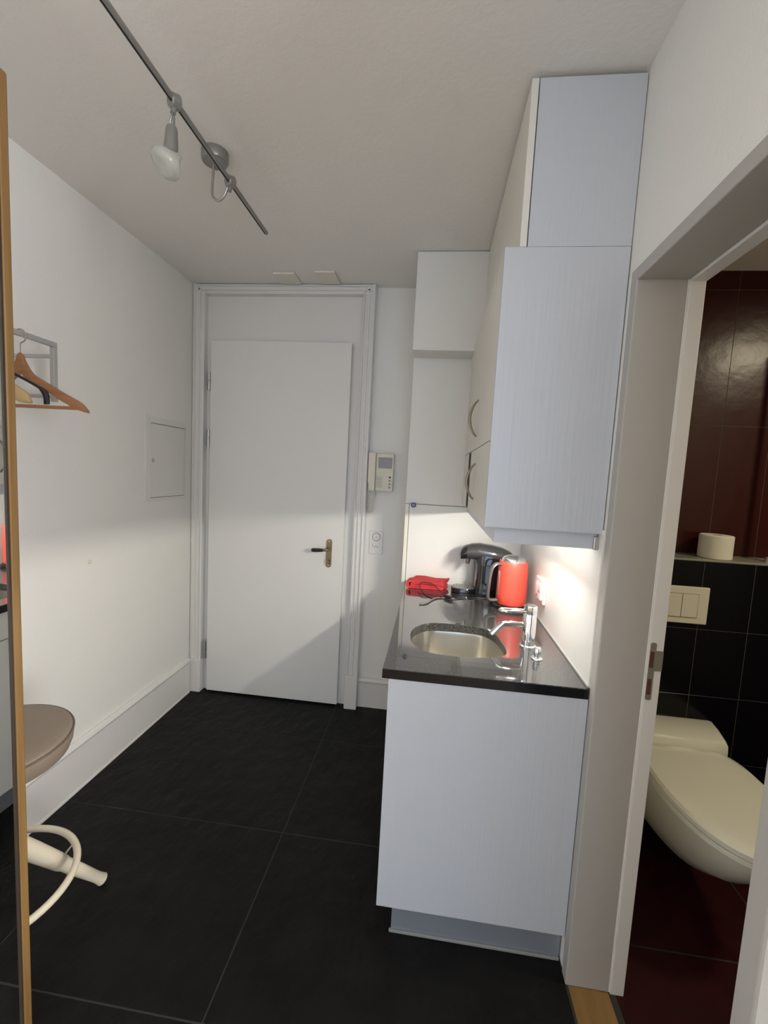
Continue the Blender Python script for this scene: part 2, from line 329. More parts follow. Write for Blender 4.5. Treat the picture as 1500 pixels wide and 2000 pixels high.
wt = tag(obj('worktop', loft(new(), rings, closed=True), [M['granite'], M['granite_edge']]), 'polished black speckled granite worktop over the base cabinet', 'worktop')
for pg in wt.data.polygons:
    if abs(pg.normal.z) < 0.3 and (pg.center - Vector((hc[0], hc[1], pg.center.z))).length > 0.24 and min(abs(pg.center.y - wx[2]), abs(pg.center.x - wx[0])) < 0.004: pg.material_index = 1
obj('seal_strip', B(1.9865, 1.9905, -1.30, -0.234, ZW, ZW + 0.006), M['silicone'], wt)

# sink
bm = new(); rings = []
for s, z in ((0.012, 0.866), (0.004, 0.866), (0.001, 0.855), (-0.006, 0.78), (-0.014, 0.752), (-0.034, 0.742), (-0.09, 0.738), (-0.115, 0.736)):
    rings.append([(*ins(p, s), z) for p in hole])
loft(bm, rings); bmesh.ops.delete(bm, geom=[max(bm.faces, key=lambda f: (len(f.verts) > 4, f.calc_center_median().z))], context='FACES_ONLY')
sk = tag(obj('sink', bm, M['steel'], None, True), 'rounded brushed steel sink bowl set into the granite', 'sink')
obj('drain', lathe(new(), [(0.032, 0), (0.032, 0.003), (0.024, 0.004), (0.020, 0.001), (0.001, 0.001)], (1.65, -0.97, 0.7375), n=28), M['chrome'], sk, True)

# faucet
t = thing('faucet', 'chrome pillar faucet with loop lever behind the sink', 'faucet', (1.877, -1.02, ZW))
obj('column', lathe(new(), [(0.030, 0), (0.030, 0.005), (0.0235, 0.008), (0.0235, 0.118), (0.0228, 0.120), (0.0235, 0.122), (0.0235, 0.146), (0.021, 0.149), (0.001, 0.1495)], (1.877, -1.02, ZW), n=32), M['chrome'], t, True)
sp_ = spline([(1.870, -1.02, 0.976), (1.835, -1.022, 0.977), (1.805, -1.025, 0.977), (1.786, -1.027, 0.975), (1.774, -1.029, 0.967), (1.760, -1.031, 0.951), (1.748, -1.032, 0.936)], 6)
obj('spout', tube(new(), sp_, 0.0115, 16), M['chrome'], t, True)
bm = new()
tube(bm, spline([(1.860, -1.008, 1.026), (1.80, -1.010, 1.026), (1.778, -1.012, 1.025), (1.771, -1.022, 1.024), (1.778, -1.034, 1.025), (1.80, -1.036, 1.026), (1.860, -1.032, 1.026)], 6), 0.0048, 10)
obj('lever', bm, M['chrome'], t, True)
t = thing('drain_control_knob', 'small chrome pop-up waste knob to the right of the faucet', 'knob', (1.885, -1.125, ZW))
obj('base_ring', lathe(new(), [(0.019, 0), (0.019, 0.003), (0.015, 0.006), (0.001, 0.0062)], (1.885, -1.125, ZW), n=24), M['chrome'], t, True)
obj('knob', lathe(new(), [(0.0095, 0.006), (0.0095, 0.014), (0.0115, 0.016), (0.0125, 0.034), (0.0110, 0.037), (0.001, 0.0372)], (1.885, -1.125, ZW), n=24), M['chrome'], t, True)

# splashback on right wall
t = tag(obj('splashback', B(1.990, 1.9948, -1.298, -0.234, 0.8995, 1.36), mat('white_splashback', (0.82, 0.82, 0.79), 0.3)), 'smooth white splashback panel behind the faucet', 'splashback')
# socket on the splashback
t = thing('wall_socket', 'white power socket on the splashback behind the red kettle', 'socket', (1.990, -0.71, 1.03))
obj('plate', B(1.978, 1.9899, -0.785, -0.645, 0.985, 1.078, bev=0.003), M['whiteplastic'], t)
bm = new(); lathe(bm, [(0.030, 0), (0.030, 0.004), (0.024, 0.005), (0.001, 0.0055)], (1.978, -0.68, 1.03), (-1, 0, 0), 24); obj('rocker', bm, M['whiteplastic'], t, True)
obj('outlet_insert', B(1.968, 1.978, -0.775, -0.725, 1.000, 1.062, bev=0.004), M['whiteplastic'], t)
bm = new()
for yy, zz in ((-0.76, 1.03), (-0.74, 1.03), (-0.75, 1.036)): cyl(bm, (1.9695, yy, zz), (1.9672, yy, zz), 0.003, 10)
obj('pin_holes', bm, M['black'], t)

# tall cabinet behind
t = thing('tall_cabinet', 'narrow white tall cabinet with blue knob beside the entrance wall', 'cabinet', (1.68, -0.09, 0))
obj('carcass', B(1.366, 1.992, -0.212, 0.043, 0, 2.552), M['laminate_plain'], t)
obj('upper_panel', B(1.366, 1.992, -0.23, -0.213, 1.3285, 2.552, bev=0.001), M['laminate_plain'], t)
obj('lower_panel', B(1.388, 1.992, -0.231, -0.213, 0.0, 1.3255, bev=0.001), M['laminate_plain'], t)
obj('side_strip', B(1.366, 1.3855, -0.23, -0.213, 0.0, 1.3255, bev=0.001), M['cream'], t)
obj('knob', lathe(new(), [(0.006, 0), (0.006, 0.012), (0.013, 0.016), (0.0135, 0.024), (0.009, 0.028), (0.008, 0.025), (0.003, 0.025), (0.001, 0.027)], (1.410, -0.231, 1.3225), (0, -1, 0), 24), M['bluecap'], t, True)
# boxing under the ceiling
tag(obj('ceiling_boxing', B(1.366, 1.99, -0.377, -0.2305, 2.0945, 2.555, bev=0.002), M['laminate_plain']), 'white box bulkhead under the ceiling in front of the tall cabinet', 'boxing')

# upper cabinet row to the ceiling
t = thing('ceiling_cabinet', 'white wall cabinet reaching the ceiling, above the deeper wall cabinet', 'cabinet', (1.85, -0.83, 2.12))
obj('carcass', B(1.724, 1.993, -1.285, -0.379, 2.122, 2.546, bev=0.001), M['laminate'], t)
for y0, y1 in ((-1.285, -0.832), (-0.829, -0.379)):
    obj('door', B(1.703, 1.7215, y0, y1, 2.122, 2.546, bev=0.0015), M['cream'], t)
# lower, deeper wall cabinet
t = thing('wall_cabinet', 'white wall cabinet with woodgrain end panel above the worktop', 'cabinet', (1.83, -0.77, 1.347))
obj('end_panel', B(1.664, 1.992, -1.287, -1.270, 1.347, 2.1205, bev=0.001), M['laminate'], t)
obj('carcass', B(1.686, 1.993, -1.2695, -0.233, 1.349, 2.0935), M['laminate_plain'], t)
for y0, y1, z0, z1, h in ((-1.267, -0.832, 1.600, 2.120, None), (-0.829, -0.380, 1.600, 2.120, (-0.795, 1.648, 1.792)), (-1.267, -0.832, 1.348, 1.597, (-0.853, 1.402, 1.541)), (-0.829, -0.615, 1.348, 1.597, None), (-0.505, -0.234, 1.348, 1.597, None), (-0.377, -0.234, 1.600, 2.093, None)):
    d = obj('door', B(1.666, 1.6845, y0, y1, z0, z1, bev=0.001), M['cream'], t)
    if h: obj('handle', bow((1.666, h[0], h[1]), (1.666, h[0], h[2]), (-0.030, 0, 0), 0.0042), M['bronze'], d, True)
obj('dark_niche', B(1.6655, 1.6855, -0.614, -0.506, 1.352, 1.594), M['void'], t)
bm = new(); prism(bm, [(1.697, -1.262), (1.985, -1.262), (1.985, -1.248), (1.711, -1.248), (1.711, -0.235), (1.697, -0.235)], 'z', 1.300, 1.3485)
obj('light_rail', bm, M['laminate'], t)
tag(obj('lamp_bracket', B(1.976, 1.9905, -1.272, -1.2625, 1.298, 1.338, bev=0.003), M['satin']), 'small metal bracket at the lower right corner of the wall cabinet', 'bracket')
# under-cabinet lamp : housing, lit face and its light
t = thing('under_cabinet_lamp', 'slim lit strip lamp hidden under the wall cabinet', 'lamp', (1.90, -0.75, 1.335))
obj('housing', B(1.885, 1.985, -1.235, -0.74, 1.334, 1.3488, bev=0.002), M['whiteplastic'], t)
obj('diffuser', B(1.888, 1.912, -1.22, -0.76, 1.330, 1.3345, bev=0.001), M['lampface'], t)
lo = area('lamp_light', (1.900, -0.99, 1.326), (-0.84, 0, -0.54), 0.46, 0.028, 13.5, (1.0, 0.955, 0.86)); lo.parent = t; lo.matrix_parent_inverse = Matrix.Translation(-Vector(t.location))

# ------------------------------------------------------------------ things on the worktop
# kettle
kx, ky = 1.895, -0.560; ZK = ZW + 0.0006
t = thing('electric_kettle', 'red electric kettle with grey handle on the worktop', 'kettle', (kx, ky, ZK))
obj('power_base', lathe(new(), [(0.078, 0), (0.080, 0.004), (0.080, 0.012), (0.074, 0.018), (0.001, 0.018)], (kx, ky, ZK), n=40), M['black'], t, True)
obj('body', lathe(new(), [(0.0655, 0.020), (0.068, 0.024), (0.068, 0.06), (0.0672, 0.12), (0.0655, 0.18), (0.0635, 0.212), (0.061, 0.217), (0.054, 0.216)], (kx, ky, ZK), n=48), M['red'], t, True)
obj('lid', lathe(new(), [(0.056, 0.215), (0.054, 0.224), (0.043, 0.235), (0.025, 0.241), (0.001, 0.243)], (kx, ky, ZK), n=40), M['chrome'], t, True)
hd = Vector((-0.94, -0.34, 0)).normalized()
def kp(r, z): return (kx + hd.x * r, ky + hd.y * r, ZW + z)
bm = new()
path = spline([kp(0.058, 0.200), kp(0.083, 0.203), kp(0.104, 0.186), kp(0.113, 0.15), kp(0.117, 0.10), kp(0.118, 0.055), kp(0.108, 0.038), kp(0.072, 0.036)], 6)
sd = Vector((-hd.y, hd.x, 0)); rg = []
for i, p in enumerate(path):
    d = (path[min(i + 1, len(path) - 1)] - path[max(i - 1, 0)]).normalized(); nn = d.cross(sd)
    rg.append([p + sd * (0.012 * math.cos(a)) + nn * (0.0075 * math.sin(a)) for a in [2 * PI * j / 14 for j in range(14)]])
loft(bm, rg); obj('handle', bm, mat('grey_kettle_handle', (0.13, 0.128, 0.125), 0.28, 0.4), t, True)
bm = new(); a0 = Vector(kp(0.0705, 0)); box(bm, -0.006, 0.006, -0.0012, 0.0012, -0.055, 0.055, bev=0.001)
for v in bm.verts: v.co = Vector((kx, ky, ZW + 0.115)) + sd * v.co.x + hd * (0.0675 + v.co.y) + Vector((0, 0, v.co.z))
obj('water_gauge', bm, M['tank'], t)
bm = new(); prism(bm, [(0.018, 0.0), (-0.018, 0.0), (0.0, -0.016)], 'z', 0, 0.03)
for v in bm.verts:
    q = v.co.copy(); k = 1 if q.z > 0.01 else 0.3; v.co = Vector((kx, ky, ZW + 0.184 + q.z)) + sd * (q.x * (1 if k == 1 else 0.5)) - hd * (0.058 - q.y * k)
obj('spout', bm, M['red'], t)

# coffee machine
t = thing('coffee_machine', 'black arched capsule coffee machine behind the red kettle', 'coffee machine', (1.83, -0.36, ZW))
bm = new(); rg = []
for z, x0, x1, hw in ((0.002, 1.742, 1.940, 0.066), (0.02, 1.744, 1.938, 0.066), (0.08, 1.748, 1.936, 0.062), (0.15, 1.748, 1.938, 0.060), (0.19, 1.744, 1.936, 0.060), (0.215, 1.752, 1.925, 0.054)):
    rg.append([(x, y, ZW + z) for x, y in rrect(x0, x1, -0.36 - hw, -0.36 + hw, 0.04, 6)])
loft(bm, rg); obj('body', bm, M['blackgloss'], t, True)
bm = new(); rg = []
for x, zc, ry, rz in ((1.697, 1.110, 0.046, 0.036), (1.72, 1.114, 0.050, 0.041), (1.76, 1.116, 0.055, 0.044), (1.82, 1.108, 0.060, 0.046), (1.87, 1.098, 0.062, 0.046), (1.91, 1.082, 0.060, 0.046), (1.935, 1.062, 0.054, 0.042), (1.948, 1.046, 0.040, 0.03)):
    rg.append([(x, -0.36 + ry * math.cos(a), zc + rz * math.sin(a)) for a in [2 * PI * j / 28 for j in range(28)]])
loft(bm, rg); obj('head', bm, M['greygloss'], t, True)
bm = new(); rg = []
for x, zc, ry, rz in ((1.664, 1.096, 0.026, 0.018), (1.668, 1.098, 0.036, 0.028), (1.680, 1.104, 0.043, 0.034), (1.6965, 1.110, 0.0475, 0.0375)):
    rg.append([(x, -0.36 + ry * math.cos(a), zc + rz * math.sin(a)) for a in [2 * PI * j / 28 for j in range(28)]])
loft(bm, rg); obj('nose_cap', bm, M['blackgloss'], t, True)
obj('coffee_outlet', lathe(new(), [(0.014, 0), (0.012, -0.02), (0.008, -0.03), (0.001, -0.03)], (1.705, -0.36, 1.078), n=18), M['satin'], t, True)
obj('water_tank', prism(new(), rrect(1.744, 1.80, -0.296, -0.262, 0.012, 4), 'z', ZW + 0.01, ZW + 0.165), M['tank'], t, True)
tr = obj('drip_tray', loft(new(), [[(x, y, ZW + z) for x, y in rrect(1.632 + i_, 1.750, -0.412 + i_, -0.308 - i_, 0.045, 8)] for z, i_ in ((0.001, 0.004), (0.006, 0), (0.024, 0), (0.028, 0.003))]), M['blackgloss'], t, True)
bm = new()
for k in range(9):
    xx = 1.650 + k * 0.0105; hw = 0.044 if 1 <= k else 0.03; box(bm, xx, xx + 0.005, -0.36 - hw, -0.36 + hw, ZW + 0.028, ZW + 0.0305)
obj('drip_grate', bm, M['satin'], tr)['kind'] = 'stuff'

# folded red cloth: one strip folded to and fro, extruded
pts = []; zb = ZW + 0.0065
def arc(cx, cz, r, a0, a1, n=8): return [(cx + r * math.cos(a0 + (a1 - a0) * i / n), cz + r * math.sin(a0 + (a1 - a0) * i / n)) for i in range(n + 1)]
pts += [(1.585, zb + 0.012), (1.50, zb + 0.011)] + arc(1.430, zb + 0.0155, 0.0045, 1.5 * PI, 0.5 * PI) + [(1.52, zb + 0.020), (1.56, zb + 0.0205)]
path1 = [(1.590, zb + 0.0215), (1.50, zb + 0.0205)] + arc(1.428, zb + 0.0155, 0.0050, 0.5 * PI, 1.5 * PI) + [(1.50, zb + 0.0105), (1.585, zb + 0.0108)]
path2 = [(1.592, zb)] + [(1.50, zb)] + arc(1.418, zb + 0.0158, 0.0158, 1.5 * PI, 0.5 * PI, 12) + [(1.46, zb + 0.0290), (1.52, zb + 0.0280), (1.575, zb + 0.0300), (1.592, zb + 0.0320)]
def ribbon(bm, path, th, y0, y1, ny=7, amp=0.004):
    P = [Vector((a, b)) for a, b in path]; L, R_ = [], []
    for i, p in enumerate(P):
        d = (P[min(i + 1, len(P) - 1)] - P[max(i - 1, 0)]).normalized(); n = Vector((-d.y, d.x)); L.append(p + n * th); R_.append(p - n * th)
    poly = L + R_[::-1]; rg = []
    for k in range(ny):
        tt = k / (ny - 1); y = y0 + (y1 - y0) * tt
        rg.append([(p.x + amp * math.sin(5 * tt + p.y * 90) + 0.03 * tt, y + amp * math.sin(p.x * 40), max(ZW + 0.0006, p.y + 0.0025 * math.sin(7 * tt + p.x * 35) * (p.y - ZW) / 0.03)) for p in poly])
    return loft(bm, rg)
bm = new(); ribbon(bm, path2, 0.0052, -0.372, -0.262); ribbon(bm, path1, 0.0042, -0.371, -0.264)
tag(obj('folded_cloth', bm, M['redcloth'], None, True), 'folded red cloth lying at the far left end of the worktop', 'cloth')

# power cord with plug
t = thing('power_cord', 'thin black power cord coiled on the worktop beside the red cloth', 'cord', (1.60, -0.42, ZW))
bm = new()
tube(bm, spline([(1.605, -0.495, 0.9035), (1.571, -0.425, 0.915), (1.539, -0.388, 0.932), (1.507, -0.386, 0.941), (1.478, -0.388, 0.937), (1.472, -0.405, 0.918), (1.490, -0.448, 0.9045), (1.527, -0.518, 0.9025), (1.555, -0.525, 0.9025), (1.60, -0.503, 0.9055)], 6), 0.0021, 8)
tube(bm, spline([(1.62, -0.490, 0.903), (1.643, -0.440, 0.903), (1.679, -0.418, 0.903), (1.745, -0.424, 0.903)], 6), 0.0022, 8)
tube(bm, spline([(1.629, -0.522, 0.903), (1.664, -0.500, 0.903), (1.694, -0.490, 0.903), (1.726, -0.470, 0.903), (1.80, -0.46, 0.903)], 6), 0.0022, 8)
obj('cable', bm, M['black'], t, True)
bm = new(); pth = spline([(1.479, -0.639, 0.9035), (1.509, -0.623, 0.9035), (1.541, -0.548, 0.9035), (1.576, -0.512, 0.9035), (1.61, -0.514, 0.9045)], 6); rg = []
for i, p in enumerate(pth):
    d = (pth[min(i + 1, len(pth) - 1)] - pth[max(i - 1, 0)]).normalized(); s = Vector((-d.y, d.x, 0)); rg.append([p + s * (0.0055 * math.cos(a)) + Vector((0, 0, 0.0026 * math.sin(a))) for a in [2 * PI * j / 10 for j in range(10)]])
loft(bm, rg); obj('flat_tail', bm, mat('grey_cord_sleeve', (0.10, 0.10, 0.10), 0.3), t, True)
bm = new(); rg = []
for s_, wd in ((0, 0.006), (0.01, 0.012), (0.03, 0.013), (0.045, 0.009)):
    c = Vector((1.597, -0.497, 0.910)) + Vector((0.70, -0.71, 0)) * s_; q = Vector((0.71, 0.70, 0)); rg.append([c + q * (wd * math.cos(a)) + Vector((0, 0, 0.0085 * math.sin(a))) for a in [2 * PI * j / 14 for j in range(14)]])
loft(bm, rg); obj('plug', bm, M['black'], t, True)
bm = new()
for k in (-1, 1):
    c = Vector((1.597, -0.497, 0.910)) + Vector((0.70, -0.71, 0)) * 0.045 + Vector((0.71, 0.70, 0)) * 0.005 * k; cyl(bm, c, c + Vector((0.70, -0.71, 0)) * 0.016, 0.002, 8)
obj('pin', bm, M['chrome'], t, True)

# ------------------------------------------------------------------ ceiling track light
rx, rz = 0.757, 2.449
t = thing('track_light', 'grey metal ceiling rail with one unlit spotlight', 'lamp', (rx, -1.05, rz))
bm = new(); tube(bm, [(rx, -2.45, rz), (rx, -0.752, rz), (rx, -0.744, rz), (rx, -0.739, rz)], [0.0085, 0.0085, 0.007, 0.003], 16); obj('rail', bm, M['greymetal'], t, True)
bm = new(); box(bm, rx - 0.0016, rx + 0.0016, -2.45, -0.76, rz - 0.0097, rz - 0.006); obj('rail_groove', bm, M['void'], t)
obj('ceiling_rose', lathe(new(), [(0.045, 0.0), (0.045, 0.026), (0.042, 0.033), (0.036, 0.036), (0.001, 0.036)], (0.690, -1.045, H), (0, 0, -1), 36), M['greymetal'], t, True)
obj('arm', tube(new(), spline([(0.683, -1.04, H - 0.034), (0.681, -1.04, 2.48), (0.679, -1.041, 2.43), (0.688, -1.044, 2.408), (0.708, -1.048, 2.398), (0.728, -1.054, 2.406), (0.741, -1.058, 2.424), (0.749, -1.061, 2.440)], 6), 0.0045, 12), M['satin'], t, True)
def connector(y, ax):
    bm = new(); lathe(bm, [(0.001, -0.013), (0.016, -0.013), (0.0185, -0.010), (0.0185, 0.010), (0.016, 0.013), (0.001, 0.013)], (rx, y, rz), ax, 28)
    cyl(bm, (rx, y, rz - 0.012), (rx - 0.003, y - 0.002, rz - 0.032), 0.007, 12); return bm
obj('connector', connector(-1.063, (0.5, 0.75, 0.2)), M['greymetal'], t, True)
obj('connector', connector(-1.383, (0.5, 0.75, 0.2)), M['greymetal'], t, True)
c0 = Vector((rx - 0.004, -1.386, rz - 0.030)); dn = Vector((-0.045, 0.01, -0.995)).normalized()
sp = obj('spotlight', tube(new(), [c0 + dn * 0.036, c0 + dn * 0.046, c0 + dn * 0.060, c0 + dn * 0.098, c0 + dn * 0.104], [0.013, 0.0155, 0.016, 0.019, 0.012], 22), M['greymetal'], t, True)
bm = new(); sdv = Vector((0.86, -0.5, 0))
for k in (-1, 1): tube(bm, [c0 - sdv * 0.002 * k, c0 + sdv * 0.010 * k + dn * 0.018, c0 + sdv * 0.0115 * k + dn * 0.045], 0.0032, 8)
obj('fork', bm, M['greymetal'], sp, True)
bx = Vector((-0.42, -0.48, -0.77)).normalized()
obj('bulb', lathe(new(), [(0.012, -0.030), (0.016, -0.018), (0.026, -0.006), (0.036, 0.006), (0.041, 0.016), (0.041, 0.022), (0.036, 0.030), (0.022, 0.036), (0.001, 0.038)], c0 + dn * 0.118, bx, 36), M['bulb'], sp, True)

# ceiling vent covers
for k, (a, b, c, d, lab) in enumerate(((0.555, 0.678, -0.160, -0.026, 'left beige square cover plate on the ceiling above the door'), (0.795, 0.908, -0.178, -0.030, 'right beige square cover plate on the ceiling above the door'))):
    o = obj('ceiling_plate', B(a, b, c, d, H - 0.012, H - 0.0005, bev=0.003), M['vent']); tag(o, lab, 'cover plate', 'ceiling cover plates')

# ------------------------------------------------------------------ left wall things
t = thing('access_panel', 'small white metal access hatch in the left wall', 'hatch', (0, -0.26, 1.49))
bm = new(); y0, y1, z0, z1 = -0.448, -0.074, 1.264, 1.720; a0, a1, b0, b1 = -0.409, -0.090, 1.285, 1.687
for q in ((y0, a0, z0, z1), (a1, y1, z0, z1), (a0, a1, z0, b0), (a0, a1, b1, z1)): box(bm, 0.0003, 0.007, *q)
obj('frame', bm, M['paint'], t)
obj('hatch_door', B(0.0005, 0.006, a0 + 0.003, a1 - 0.003, b0 + 0.003, b1 - 0.004, bev=0.001), M['paint'], t)
bm = new(); lathe(bm, [(0.011, 0), (0.011, 0.002), (0.008, 0.003), (0.001, 0.003)], (0.006, -0.386, 1.488), (1, 0, 0), 20); box(bm, 0.0085, 0.0105, -0.3875, -0.3845, 1.481, 1.495)
obj('lock', bm, M['satin'], t)
obj('gap', B(0.0002, 0.0012, a0, a1, b0, b1), M['greydot'], t)
t = tag(obj('wall_bumper', lathe(new(), [(0.009, 0), (0.009, 0.004), (0.007, 0.007), (0.003, 0.0075), (0.001, 0.006)], (0, -0.816, 1.021), (1, 0, 0), 20), M['beige'], None, True), 'tiny round beige bumper on the lower left wall', 'bumper')

# coat rack
cx_ = 0.190
t = thing('coat_rack', 'grey aluminium wall coat rack holding the hangers', 'coat rack', (0, -1.40, 1.78))
bm = new(); box(bm, cx_ - 0.008, cx_ + 0.008, -1.66, -1.172, 1.856, 1.872, bev=0.0015); obj('rail', bm, M['rackmetal'], t)
for y in (-1.18, -1.652):
    obj('post', B(cx_ - 0.008, cx_ + 0.008, y - 0.008, y + 0.008, 1.672, 1.8558, bev=0.0015), M['rackmetal'], t)
    for z in (1.825, 1.690): obj('wall_bar', B(0.004, cx_ - 0.008, y - 0.005, y + 0.005, z - 0.006, z + 0.006, bev=0.001), M['rackmetal'], t)
    obj('wall_plate', B(0.0003, 0.005, y - 0.014, y + 0.014, 1.665, 1.865, bev=0.001), M['rackmetal'], t)
# hangers
def hanger(name, label, y, m, up, lo, bar, tilt=0.0, dep=0.006):
    half = up[-1][0]; neck = up[0][1]
    t = thing(name, label, 'clothes hanger', (cx_, y, 1.872), 'clothes hangers on the coat rack')
    f = lambda q: [(-p.x, p.y) for p in spline([(a, b, 0) for a, b in q], 4)][::-1]
    U_, L_ = f(up), f(lo); bm = new()
    def pos(a, b, s):
        return Vector((cx_ + a * math.cos(tilt), y + a * math.sin(tilt) + s + (a / half) ** 2 * 0.012, b))
    U_ = U_ + [(-a, b) for a, b in U_[::-1][1:]]; L_ = L_ + [(-a, b) for a, b in L_[::-1][1:]]
    rg = []
    for (ua, ub), (la, lb) in zip(U_, L_):
        h = (ub - lb) * 0.25; rg.append([pos(ua, ub, -dep * 0.5), pos(ua, ub, dep * 0.5), pos(ua * .75 + la * .25, ub - h, dep), pos(la * .75 + ua * .25, lb + h, dep), pos(la, lb, dep * 0.5), pos(la, lb, -dep * 0.5), pos(la * .75 + ua * .25, lb + h, -dep), pos(ua * .75 + la * .25, ub - h, -dep)])
    loft(bm, rg)
    obj('shoulder', bm, m, t, True)
    hk = [(0, neck - 0.004), (0, neck + 0.018), (0.012, neck + 0.026)] ; top = 1.872 + 0.0052; r = (top - (neck + 0.030)) / 2; cz = top - r; r = max(r, 0.014)
    pts = [pos(0, neck - 0.006, 0), pos(0, cz - r - 0.006, 0)] + [pos(r * math.sin(a), cz - r * math.cos(a), 0) for a in [0.25 + k * 0.27 for k in range(17)]]
    obj('hook', tube(new(), spline(pts, 3), 0.0021, 8), M['satin'], t, True)
    if bar: obj('trouser_bar', tube(new(), [pos(-half * 0.88, bar, 0), pos(0, bar, 0), pos(half * 0.88, bar, 0)], 0.0055, 12), m, t, True)
hanger('clothes_hanger', 'brown wooden clothes hanger with trouser bar, farthest and most visible on the rack', -1.30, M['hangerwood'],
    [(0, 1.806), (0.010, 1.797), (0.018, 1.778), (0.042, 1.743), (0.077, 1.722), (0.151, 1.683), (0.198, 1.659), (0.219, 1.638)],
    [(0, 1.742), (0.010, 1.733), (0.018, 1.727), (0.041, 1.709), (0.076, 1.695), (0.126, 1.666), (0.185, 1.637), (0.222, 1.626)], 1.640)
hanger('clothes_hanger', 'black plastic clothes hanger between the two wooden hangers', -1.435, M['black'],
    [(0, 1.775), (0.02, 1.760), (0.07, 1.738), (0.135, 1.710), (0.188, 1.684), (0.209, 1.672), (0.216, 1.658), (0.217, 1.633)],
    [(0, 1.764), (0.02, 1.750), (0.07, 1.729), (0.134, 1.702), (0.183, 1.678), (0.194, 1.668), (0.202, 1.652), (0.203, 1.631)], None, dep=0.005)
hanger('clothes_hanger', 'pale wooden clothes hanger mostly hidden by the oak mirror frame', -1.49, M['hangerpale'],
    [(0, 1.790), (0.02, 1.765), (0.07, 1.735), (0.13, 1.700), (0.185, 1.668), (0.205, 1.655), (0.213, 1.645), (0.217, 1.630)],
    [(0, 1.735), (0.02, 1.720), (0.07, 1.700), (0.13, 1.665), (0.165, 1.640), (0.184, 1.629), (0.200, 1.627), (0.214, 1.627)], None)

# ------------------------------------------------------------------ back wall things
t = thing('video_intercom', 'beige video intercom with handset and small grey screen beside the door', 'intercom', (1.19, 0.045, 1.49))
iy = -0.004
obj('housing', B(1.118, 1.268, iy + 0.012, 0.0448, 1.374, 1.600, bev=0.004), M['beige'], t)
obj('front', B(1.164, 1.267, iy, iy + 0.013, 1.376, 1.598, bev=0.003), M['beige'], t)
obj('handset', prism(new(), [(1.119, 1.600), (1.160, 1.599), (1.160, 1.375), (1.140, 1.375), (1.134, 1.400), (1.119, 1.425)], 'y', iy - 0.012, iy + 0.016), M['beige'], t)
obj('screen_frame', B(1.177, 1.258, iy - 0.003, iy + 0.001, 1.511, 1.575, bev=0.001), M['greydot'], t)
obj('screen', B(1.183, 1.253, iy - 0.0035, iy, 1.517, 1.570), M['lcd'], t)
for z, m in ((1.459, M['black']), (1.439, M['greydot']), (1.419, M['greydot']), (1.399, M['greydot'])):
    obj('button', lathe(new(), [(0.0062, 0), (0.0055, 0.0025), (0.001, 0.003)], (1.249, iy, z), (0, -1, 0), 16), m, t, True)
bm = new()
for k in range(6): box(bm, 1.168, 1.202, iy - 0.0012, iy + 0.001, 1.398 + k * 0.011, 1.3995 + k * 0.011)
for k in range(4): box(bm, 1.168 + k * 0.011, 1.1692 + k * 0.011, iy - 0.0012, iy + 0.001, 1.396, 1.467)
obj('speaker_grille', bm, M['greydot'], t)
mid = spline([(1.128, 0.012, 1.376), (1.126, 0.014, 1.33), (1.124, 0.016, 1.27), (1.132, 0.016, 1.238), (1.146, 0.016, 1.25), (1.150, 0.016, 1.30), (1.160, 0.014, 1.35), (1.158, 0.014, 1.376)], 40); pts = []
for i, p in enumerate(mid):
    a = i * 0.72; env = 0.0065 * min(1, i / 20, (len(mid) - 1 - i) / 20); pts.append(p + Vector((math.cos(a) * env, math.sin(a) * env, 0.001 * math.sin(a))))
obj('coiled_cord', tube(new(), pts, 0.0017, 5), M['beige'], t, True)

t = thing('light_switch', 'white switch and socket plate on the wall below the intercom', 'switch', (1.18, 0.045, 1.055))
obj('plate', B(1.139, 1.222, 0.037, 0.0449, 0.985, 1.127, bev=0.003), M['whiteplastic'], t)
bm = new(); lathe(bm, [(0.0255, 0), (0.0255, 0.0012), (0.0235, 0.0012), (0.0235, 0)], (1.181, 0.037, 1.091), (0, -1, 0), 32, cap=False); obj('switch_ring', bm, M['black'], t)
obj('switch_rocker', lathe(new(), [(0.0235, 0), (0.0225, 0.002), (0.001, 0.0022)], (1.181, 0.037, 1.091), (0, -1, 0), 32), M['whiteplastic'], t, True)
obj('switch_mark', lathe(new(), [(0.0045, 0), (0.003, 0.003), (0.001, 0.003)], (1.181, 0.037, 1.091), (0, -1, 0), 12), M['greydot'], t)
obj('socket_insert', prism(new(), [(1.160, 1.022), (1.160, 1.052), (1.204, 1.052), (1.204, 1.022), (1.193, 1.006), (1.171, 1.006)], 'y', 0.0355, 0.0372), M['whiteplastic'], t)
bm = new()
for a, b in ((1.172, 1.028), (1.192, 1.028), (1.182, 1.034)): cyl(bm, (a, 0.0357, b), (a, 0.0350, b), 0.0028, 10)
obj('socket_hole', bm, M['black'], t)
obj('red_mark', B(1.1605, 1.1625, 0.0348, 0.0357, 1.030, 1.048), M['reddot'], t)

